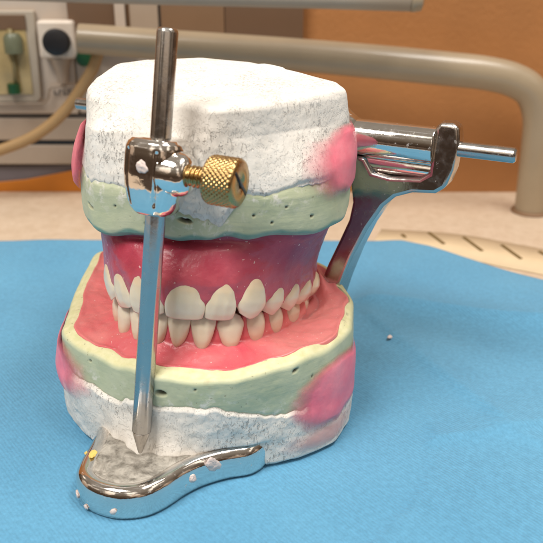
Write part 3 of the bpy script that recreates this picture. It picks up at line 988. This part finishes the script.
# clamp block gripping the pin
cz = 65.0 + 0.0
s0 = (64.9 - pf.z) / pax.z
blk0 = pf + pax * s0
U = Vector(AR).normalized()
U = (U - pax * U.dot(pax)).normalized()
Wf = pax.cross(U).normalized()           # towards the front or back
if Wf.dot(Vector(AF)) < 0: Wf = -Wf
NB = 144
prof = [(0.0, 0.40), (0.0, 0.56), (0.5, 0.66), (1.4, 0.76), (3.2, 0.86), (6.0, 0.95), (9.0, 1.0), (13.0, 1.0), (14.6, 0.975), (15.6, 0.92), (16.3, 0.82), (16.6, 0.62), (16.6, 0.3)]
P_ = []
sS = np.interp(np.linspace(0, 1, 60), np.linspace(0, 1, len(prof)), [q[0] for q in prof])
sR = np.interp(np.linspace(0, 1, 60), np.linspace(0, 1, len(prof)), [q[1] for q in prof])
V = []
for s_, r_ in zip(sS, sR):
    for j in range(NB):
        t = 2 * math.pi * j / NB
        ct, st = math.cos(t), math.sin(t)
        e = 2 / 2.7
        x = 6.7 * math.copysign(abs(ct) ** e, ct)
        y = 6.6 * math.copysign(abs(st) ** e, st)
        k = r_
        td = math.degrees(t)
        in_z = float(sstep(2.0, 3.0, s_) * sstep(14.6, 13.4, s_))
        for g0, gw, gd in ((118, 4.5, 0.13), (152, 4.5, 0.13), (63, 4.0, 0.08)):
            k -= gd * in_z * math.exp(-((td - g0) / gw) ** 4)
        V.append(tuple(blk0 + pax * s_ + U * (x * k - 1.2) + Wf * (y * k - 1.4)))
clamp = mesh('pin_clamp', V, ring_faces(60, NB, True, True, True), M_chrome_clean, AT)
U = (Matrix.Rotation(R_(7), 3, pax) @ U).normalized()
bc = blk0 + pax * 9.6 + U * 2.0 + Wf * 0.2
v_, f_ = lathe([(0, 4.9), (3.0, 4.9), (4.8, 4.6), (5.8, 3.9), (6.3, 2.8), (6.4, 0.6)], bc, U, 48)
mesh('screw_boss', v_, f_, M_chrome_clean, clamp, sharp=60)

# thumbscrew
ts0 = bc + U * 6.3
def thread(s_, t, r): return r + 0.22 * math.sin(2 * math.pi * s_ / 0.95 + t)
pr = [(q, 2.15) for q in np.linspace(0, 4.6, 44)]
v_, f_ = lathe(pr, ts0, U, 36, True, thread)
ts = mesh('thumbscrew', v_, f_, M_brass, AT)
def knurl(s_, t, r):
    if s_ < 0.7 or s_ > 6.6: return r
    a_ = math.sin(t * 15 + s_ * 2.7)
    b_ = math.sin(t * 15 - s_ * 2.7)
    return r + 0.30 * (abs(a_) * abs(b_)) ** 0.6 - 0.12
pr = [(0, 0.5), (0, 4.4), (0.35, 4.95), (0.65, 5.05)] + [(q, 5.1) for q in np.linspace(0.75, 6.55, 48)] + [(6.7, 5.05), (7.0, 4.95), (7.25, 4.5), (7.3, 1.2), (7.1, 1.0), (7.05, 0.1)]
v_, f_ = lathe(pr, ts0 + U * 3.7, U, 240, True, knurl)
kb = mesh('knob', v_, f_, M_brass, ts, sharp=60)
# slot across the outer face of the knob
c_ = ts0 + U * 11.02
e1 = (pax * 0.6 + U.cross(pax) * 0.8).normalized(); e2 = U.cross(e1).normalized()
vv = [c_ + e1 * a_ * 4.2 + e2 * b_ * 0.4 + U * d_ for a_ in (-1, 1) for b_ in (-1, 1) for d_ in (-0.3, 0.05)]
mesh('screw_slot', [tuple(q) for q in vv], [(0, 1, 3, 2), (4, 6, 7, 5), (0, 4, 5, 1), (2, 3, 7, 6), (0, 2, 6, 4), (1, 5, 7, 3)], M_black, kb)

# crumbs of plaster and wax stuck to the metal
def blob(name, p, r, material, parent, nrm=(0, -0.3, 1), flat=0.5, seed=0):
    bm = bmesh.new()
    bmesh.ops.create_icosphere(bm, subdivisions=3, radius=1.0)
    V = np.array([q.co[:] for q in bm.verts])
    F = [[w_.index for w_ in f_.verts] for f_ in bm.faces]
    bm.free()
    d = 1 + 0.33 * fbm(V * 1.0 + seed * 3.1, 0.7, 3)
    V = V * d[:, None] * np.array(r)
    n = Vector(nrm).normalized()
    u = n.orthogonal().normalized(); w_ = n.cross(u)
    V[:, 2] *= flat
    Mx = np.array([u, w_, n])
    V = V @ Mx + np.array(p)
    return mesh(name, V, F, material, parent)
def on_edge(r, f, z, rad, material, seed, nm='plaster_crumb'):
    k = int(np.argmin(np.hypot(out[:, 0] - r, out[:, 1] - f)))
    q = out[k] - nin[k] * 0.1
    nw = AR * -nin[k][0] + AF * -nin[k][1]
    blob(nm, A(q[0], q[1], z), rad, material, AT, nw, 0.5, seed)
blob('plaster_crumb', tuple(blk0 + pax * 10.8 + Wf * 5.0 - U * 0.6), (1.35, 1.7, 0.9), M_blush, AT, Wf, 0.5, 1)
on_edge(19.5, 31.0, 5.9, (1.5, 2.2, 1.0), M_blush, 2)
on_edge(17.0, 35.0, 4.2, (0.9, 1.2, 0.8), M_blush, 3)
on_edge(-9.4, 45.0, 3.6, (0.8, 1.0, 0.6), M_blush, 4)
on_edge(-6.0, 49.5, 2.0, (0.9, 0.8, 0.6), M_blush, 5)
on_edge(5.5, 51.0, 2.6, (0.9, 0.7, 0.5), M_blush, 6)
on_edge(-2.0, 51.0, 1.2, (0.7, 0.6, 0.5), M_blush, 16)
blob('yellow_wax_crumb', A(-8.2, 42.0, 7.75), (1.2, 2.4, 1.0), M_yellow, AT, (-0.3, 0.1, 1), 0.32, 7)

# ------------------------------------------------------------------ bib, counter, wall
nx, ny = 360, 300
xs = np.linspace(-260, 260, nx)
def yfar(x): return np.interp(x, [-230, -60, 20, 56, 66, 80, 103, 140, 230], [127, 126.5, 125.5, 124, 118, 104, 82, 52, -10])
V = []
for k in range(ny):
    q = k / (ny - 1)
    for x in xs:
        y = -185 + q * (yfar(x) + 185)
        V.append((x, y, 0.0))
V = np.array(V)
x, y = V[:, 0], V[:, 1]
def crease(ax_, ay_, bx_, by_, wd, h):
    d = np.array([bx_ - ax_, by_ - ay_], float)
    L_ = np.linalg.norm(d); d /= L_
    s_ = (x - ax_) * d[0] + (y - ay_) * d[1]
    n_ = -(x - ax_) * d[1] + (y - ay_) * d[0]
    ends = sstep(-8, 4, s_) * sstep(L_ + 8, L_ - 4, s_)
    return h * np.exp(-np.abs(n_) / np.where(n_ > 0, wd * 2.2, wd * 0.35)) * ends
near = sstep(30, 70, np.hypot((x + 16) / 1.0, (y - 2) / 1.0))
z = 0.9 * fbm(V, 60, 3) * near
z += crease(26, -21, 120, -2, 4, 1.5) + crease(33, 56, 62, -9, 5, 1.5) + crease(-200, -15, -54, -20, 3, 1.0) + crease(60, -12, 130, -70, 5, 1.1)
z += crease(34, 66, 160, 28, 14, 4.0)
z -= z.max() * 0 + 0.15
inside = sstep(52, 40, np.hypot((x + 16), (y - 0))) 
z = z * (1 - inside) + np.minimum(z, 0.0) * inside
z = np.where(np.hypot(x + 20, y + 8) < 62, np.minimum(z, 0.05), z)
V[:, 2] = z - 0.05
f = [(k * nx + j, k * nx + j + 1, (k + 1) * nx + j + 1, (k + 1) * nx + j) for k in range(ny - 1) for j in range(nx - 1)]
bib = mesh('paper_bib', V, f, M_cloth, None, recalc=False)
sm_ = bib.modifiers.new('thickness', 'SOLIDIFY'); sm_.thickness = 0.5 * S; sm_.offset = -1
tag(bib, 'light blue embossed paper bib spread over the beige counter under the casts', 'bib')

v_, f_ = box(-520, 520, -215, 212, -30, -2.2)
tag(mesh('counter_top', v_, f_, M_counter, None, smooth=False), kind='structure')
v_, f_ = box(-520, -36, 212, 224, -30, 330)
tag(mesh('wall', v_, f_, M_wall, None, smooth=False), kind='structure')
v_, f_ = box(-36, 520, 203, 224, -30, 330)
tag(mesh('wall', v_, f_, M_wall, None, smooth=False), kind='structure')

# cream strip with slanted brown dashes lying on the counter beside the bib
st = empty('paper_strip', (85, 120, -2.2), 'cream paper strip with slanted brown dashes along the far edge of the bib', 'paper strip')
edge_ = [(50, 145.5), (56, 144.2), (70, 142.2), (88.2, 137.0), (102, 128.6), (115.6, 120.8), (140, 105.0), (165, 88.0)]
top = [np.array(q) for q in spline(edge_, 6)]
V = [(q[0], q[1], -1.6) for q in top] + [(q[0] - 9, q[1] - 26, -1.9) for q in top]
nT = len(top)
F = [(k, k + 1, nT + k + 1, nT + k) for k in range(nT - 1)]
so = mesh('strip_sheet', V, F, M_strip, st, recalc=True)
mm = so.modifiers.new('thickness', 'SOLIDIFY'); mm.thickness = 0.3 * S; mm.offset = 0
for k, (a_, b_) in enumerate([((58.2, 138.4), (59.2, 134.6)), ((70.5, 140.8), (74.7, 126.8)), ((84.8, 135.0), (89.1, 118.7)), ((99.1, 125.5), (103.0, 109.9)), ((112.9, 118.0), (117.5, 103.0))]):
    a_, b_ = np.array(a_, float), np.array(b_, float)
    w_ = np.array([0.75, 0.3])
    mesh('dash', [(*(a_ - w_), -1.3), (*(a_ + w_), -1.3), (*(b_ + w_), -1.42), (*(b_ - w_), -1.42), (*(a_ - w_), -1.44), (*(a_ + w_), -1.44), (*(b_ + w_), -1.56), (*(b_ - w_), -1.56)],
         [(0, 1, 2, 3), (4, 7, 6, 5), (0, 4, 5, 1), (1, 5, 6, 2), (2, 6, 7, 3), (3, 7, 4, 0)], M_mark, st, smooth=False)

# small crumb on the bib
tag(blob('plaster_crumb', (38.5, 37.5, 1.0), (0.9, 0.7, 0.6), M_blush, None, (0, 0, 1), 0.6, 12), 'tiny white plaster crumb on the blue bib right of the casts', 'crumb')

# ------------------------------------------------------------------ background equipment
# bent beige tube (delivery arm) standing on the counter
path = spline([(126, 172, -1.5), (125.6, 172, 12), (125.2, 172, 30), (124.0, 172, 44), (119, 172, 55), (110, 172.5, 60.6), (97, 173, 63.6), (78, 173.5, 65.6), (40, 175, 69.0), (0, 177, 72.0), (-50, 180, 75.2), (-78, 182.5, 77.0), (-88, 183, 77.6)], 8)
rads = [7.4] * len(path)
for i in range(len(path)):
    x_ = path[i][0]
    rads[i] = 7.6 if x_ > 60 else 7.6 - 1.0 * (60 - x_) / 160
arm_ = empty('delivery_arm', (126, 172, -2), 'bent beige tube arm rising from the counter and running left behind the casts', 'equipment arm')
v_, f_ = sweep(path, rads, 28)
mesh('arm_tube', v_, f_, M_tube, arm_)
v_, f_ = lathe([(0, 0.5), (0, 9.2), (0.6, 9.4), (1.2, 8.8), (1.5, 7.0)], (126, 172, -2.15), (0, 0, 1), 40)
mesh('base_ring', v_, f_, M_mbrown, arm_, sharp=40)

# rail along the top
rl = empty('tray_rail', (0, 150, 96), 'light beige tray rail with a dark end cap crossing the top behind the casts', 'rail')
v_, f_ = sweep([(-150, 158, 101.5), (-60, 155, 99.2), (20, 152, 97.6), (57, 150.5, 96.6)], 4.6, 24, True, 1.0)
mesh('rail_bar', v_, f_, M_rail, rl)
v_, f_ = lathe([(0, 4.3), (0.5, 4.75), (2.0, 4.75), (4.5, 4.2), (5.3, 2.6), (5.5, 0.4)], (57, 150.5, 96.6), (77, -1.5, -1.0), 28)
mesh('end_cap', v_, f_, M_tube, rl, sharp=50)

# cabinetry behind the arm, left of the orange wall
cb = empty('wall_cabinet', (-30, 200, 60), 'brown wall cabinet with beige door panels behind the tube arm', 'cabinet')
v_, f_ = box(-22, 15, 197, 202.8, 68, 120); mesh('shelf_shade_panel', v_, f_, M_dbrown, cb, smooth=False)  # dark panel standing in for the shelf's shade on the wall
v_, f_ = box(-52, -22.3, 196.4, 202.8, 74, 120); mesh('cabinet_door', v_, f_, M_mbrown, cb, smooth=False)
v_, f_ = box(-66.5, -53.4, 196, 202.8, 74, 120); mesh('cabinet_door', v_, f_, M_panel, cb, smooth=False)
v_, f_ = box(-53.2, -52.2, 197.5, 202.8, 74, 120); mesh('door_gap', v_, f_, M_gap, cb, smooth=False)
v_, f_ = box(-73.5, -68.8, 195.4, 202.8, 70, 120); mesh('cabinet_post', v_, f_, M_unit, cb, smooth=False)
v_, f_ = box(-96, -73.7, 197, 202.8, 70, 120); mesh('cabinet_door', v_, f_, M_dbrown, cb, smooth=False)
v_, f_ = box(-68.6, -66.7, 198, 202.8, 70, 120); mesh('door_gap', v_, f_, M_mbrown, cb, smooth=False)

# dental unit front on the left
du = empty('dental_unit', (-120, 195, 12), 'off white dental unit with amber flow window and black knob on the counter far left', 'dental unit')
v_, f_ = box(-230, -96.5, 193.5, 202.8, 39, 120); mesh('front_panel', v_, f_, M_unit, du, smooth=False, bevel=1.0)
v_, f_ = box(-96.2, -40, 194.8, 202.8, 39, 69.5); mesh('front_panel', v_, f_, M_unit, du, smooth=False, bevel=1.0)
v_, f_ = box(-230, -40, 194.5, 202.8, 37.2, 38.6); mesh('drawer_gap', v_, f_, M_gap, du, smooth=False)
v_, f_ = box(-230, -40, 193.8, 202.8, 25.6, 36.8); mesh('drawer_front', v_, f_, M_unit_d, du, smooth=False, bevel=0.6)
v_, f_ = box(-230, -40, 195.5, 202.8, 23.2, 25.4); mesh('drawer_gap', v_, f_, M_black, du, smooth=False)
v_, f_ = box(-230, -40, 193.8, 202.8, 13.0, 23.0); mesh('drawer_front', v_, f_, M_unit_d, du, smooth=False, bevel=0.6)
v_, f_ = box(-230, -40, 201.7, 202.8, -2.1, 12.8); mesh('unit_foot', v_, f_, M_mbrown, du, smooth=False)
# flow window
fw = prism([(-160, 45.5), (-115.5, 45.5), (-113.5, 48), (-112.2, 88.5), (-160, 88.5)], lambda a_, b_, t: (a_, t, b_), 190.6, 193.4)
win = mesh('flow_window', fw[0], fw[1], M_rail, du, smooth=False, bevel=0.6)
v_, f_ = box(-158, -117.0, 190.0, 190.5, 49.5, 84.5); mesh('window_pane', v_, f_, M_pane, win, smooth=False)
v_, f_ = box(-158, -116.6, 189.6, 190.4, 80.0, 86.5); mesh('window_hood', v_, f_, M_dbrown, win, smooth=False)
v_, f_ = lathe([(0, 1.2), (30, 1.2)], (-124.0, 188.6, 50.5), (0, 0, 1), 16); mesh('flow_tube', v_, f_, M_olive, win)
v_, f_ = lathe([(0, 0.3), (0, 3.0), (4.6, 3.0), (4.6, 0.3)], (-125.6, 188.2, 50.3), (0, 0, 1), 20); mesh('flow_stop', v_, f_, M_green, win, sharp=40)
v_, f_ = lathe([(0, 0.3), (0, 4.4), (7, 4.4), (9, 3), (9, 0.3)], (-123.0, 188.0, 69.5), (0, 0, 1), 20); mesh('flow_float', v_, f_, simple('sage_plastic', (0.12, 0.13, 0.08), 0.4), win, sharp=40)
# stepped trim under the window
tr = spline([(-150, 190.5, 44.6), (-118, 190.5, 44.8), (-112.6, 190.5, 45.2), (-110.2, 190.5, 47.5), (-109.0, 190.5, 51.5), (-106, 190.5, 53.0), (-90, 191.5, 53.4)], 6)
v_, f_ = sweep(tr, 0.55, 10); mesh('panel_trim', v_, f_, M_unit_d, du)
# knob on its mount
v_, f_ = box(-110.5, -93.0, 185.5, 193.3, 67.0, 84.5); mt = mesh('knob_mount', v_, f_, simple('white_plastic', (0.62, 0.54, 0.46), 0.4, var=0.04), du, smooth=False, bevel=1.6)
v_, f_ = lathe([(0, 0.5), (0, 5.8), (9.4, 6.1), (10, 5.7), (10.3, 4.6), (10.3, 0.4)], (-100.6, 185.4, 74.9), (0.12, -1, 0.10), 36); mesh('control_knob', v_, f_, M_black, mt, sharp=40)
v_, f_ = lathe([(0, 2.4), (6, 3.2), (12, 5.6), (12.2, 0.3)], (-102.0, 191.2, 55.0), (0, 0, 1), 24); mesh('knob_stem', v_, f_, M_unit_d, du, sharp=50)
v_, f_ = lathe([(0, 0.3), (0, 3.6), (6.5, 3.9), (8.0, 3.0), (8.2, 0.3)], (-90.4, 193.6, 67.0), (0.1, -1, 0), 28); mesh('valve', v_, f_, M_green, du, sharp=40)
# small grey lettering, too blurred in the photograph to read: stroke marks only
for k in range(4):
    x0 = -107.6 + k * 2.3
    v_, f_ = box(x0, x0 + 0.55, 193.2, 193.45, 48.6, 51.0); mesh('print_mark', v_, f_, M_ink, du, smooth=False)
    v_, f_ = box(x0 + 0.56, x0 + 1.6, 193.2, 193.45, 48.6 + (k % 2) * 1.8, 49.2 + (k % 2) * 1.8); mesh('print_mark', v_, f_, M_ink, du, smooth=False)

du.location.y += 8 * S
# tan hose looping down across the unit
hs = spline([(-79.5, 187, 75), (-83, 185, 65), (-89, 184, 56), (-96, 183.5, 47), (-105, 183, 38.5), (-116, 183, 31.5), (-130, 183, 26.0), (-148, 183, 21), (-175, 184, 15)], 8)
v_, f_ = sweep(hs, 2.7, 18)
tag(mesh('hose', v_, f_, M_hose, None), 'tan rubber hose curving down in front of the dental unit', 'hose')

# orange and slate cards on the counter under the unit
v_, f_ = prism([(-170, -2.1), (-60, -2.1), (-60, 12.5), (-100, 10.0), (-128, 4.5), (-170, 0.5)], lambda a_, b_, t: (a_, t, b_), 203.2, 204.2)
tag(mesh('orange_folder', v_, f_, M_orange, None, smooth=False, bevel=0.3), 'orange card folder standing on the counter below the dental unit', 'folder')
v_, f_ = prism([(-185, -2.1), (-70, -2.1), (-70, 12.4), (-185, 11.0)], lambda a_, b_, t: (a_, t, b_), 204.6, 205.4)
tag(mesh('slate_folder', v_, f_, M_slate, None, smooth=False, bevel=0.3), 'slate blue card folder behind the orange folder on the counter', 'folder')

# ------------------------------------------------------------------ light
wd = bpy.data.worlds.new('World')
sc.world = wd
wd.use_nodes = True
nt = wd.node_tree
bg = nt.nodes['Background']
tcw = N(nt, 'ShaderNodeTexCoord')
sx = N(nt, 'ShaderNodeSeparateXYZ')
nt.links.new(tcw.outputs['Generated'], sx.inputs[0])
zf = math_(nt, 'MULTIPLY_ADD', sx.outputs['Z'], 0.5)
nt.nodes[-1].inputs[2].default_value = 0.5
# a dim warm room with a pale ceiling
nt.links.new(ramp(nt, zf, [(0.0, (0.10, 0.07, 0.05)), (0.48, (0.10, 0.065, 0.045)), (0.62, (0.22, 0.165, 0.12)), (0.80, (0.55, 0.49, 0.42)), (1.0, (0.70, 0.66, 0.60))]), bg.inputs['Color'])
bright_patches = ramp(nt, noise(nt, tcw.outputs['Generated'], 2.6, 2, 0.5), [(0.50, (0.55, 0.5, 0.45)), (0.57, (1.0, 1.0, 1.0)), (0.63, (3.2, 3.1, 3.0))])  # invented bright patches, added to the surroundings for reflections in the metal
elev = ramp(nt, zf, [(0.40, (0, 0, 0)), (0.50, (1, 1, 1))])
col0 = [l for l in nt.links if l.to_socket == bg.inputs['Color']][0].from_socket
nt.links.new(mix(nt, elev, col0, mix(nt, 1.0, col0, bright_patches, 'MULTIPLY')), bg.inputs['Color'])
bg.inputs['Strength'].default_value = 0.95

def lamp(name, loc, target, sx_, sy_, power, col):
    l = bpy.data.lights.new(name, 'AREA')
    l.shape = 'RECTANGLE'
    l.size, l.size_y = sx_ * S, sy_ * S
    l.energy = power
    l.color = col
    o = bpy.data.objects.new(name, l)
    COL.objects.link(o)
    o.location = Vector(loc) * S
    o.rotation_euler = (Vector(target) - Vector(loc)).to_track_quat('-Z', 'Y').to_euler()
    return o
lamp('ceiling_and_fill_lamp', (-330, -330, 800), (-10, 0, 40), 420, 260, 7.1, (1.0, 0.95, 0.88))
lamp('ceiling_and_fill_lamp', (330, -100, 900), (0, 40, 40), 420, 200, 5.2, (1.0, 0.95, 0.88))  # unseen fill lamp, added to brighten the right side

# ------------------------------------------------------------------ camera
cam = bpy.data.cameras.new('Camera')
co = bpy.data.objects.new('Camera', cam)
COL.objects.link(co)
co.location = (0, -0.184, 0.120)
co.rotation_euler = (R_(90 - 23.4), 0, 0)
cam.sensor_width = 36
cam.lens = 36 * 771.0 / 543.0
cam.clip_start = 0.01
cam.clip_end = 20
cam.dof.use_dof = True
cam.dof.focus_distance = 0.190
cam.dof.aperture_fstop = 26
sc.camera = co
sc.view_settings.view_transform = 'Standard'
sc.view_settings.look = 'None'
sc.view_settings.exposure = 0
sc.view_settings.gamma = 1
sc.render.engine = 'CYCLES'
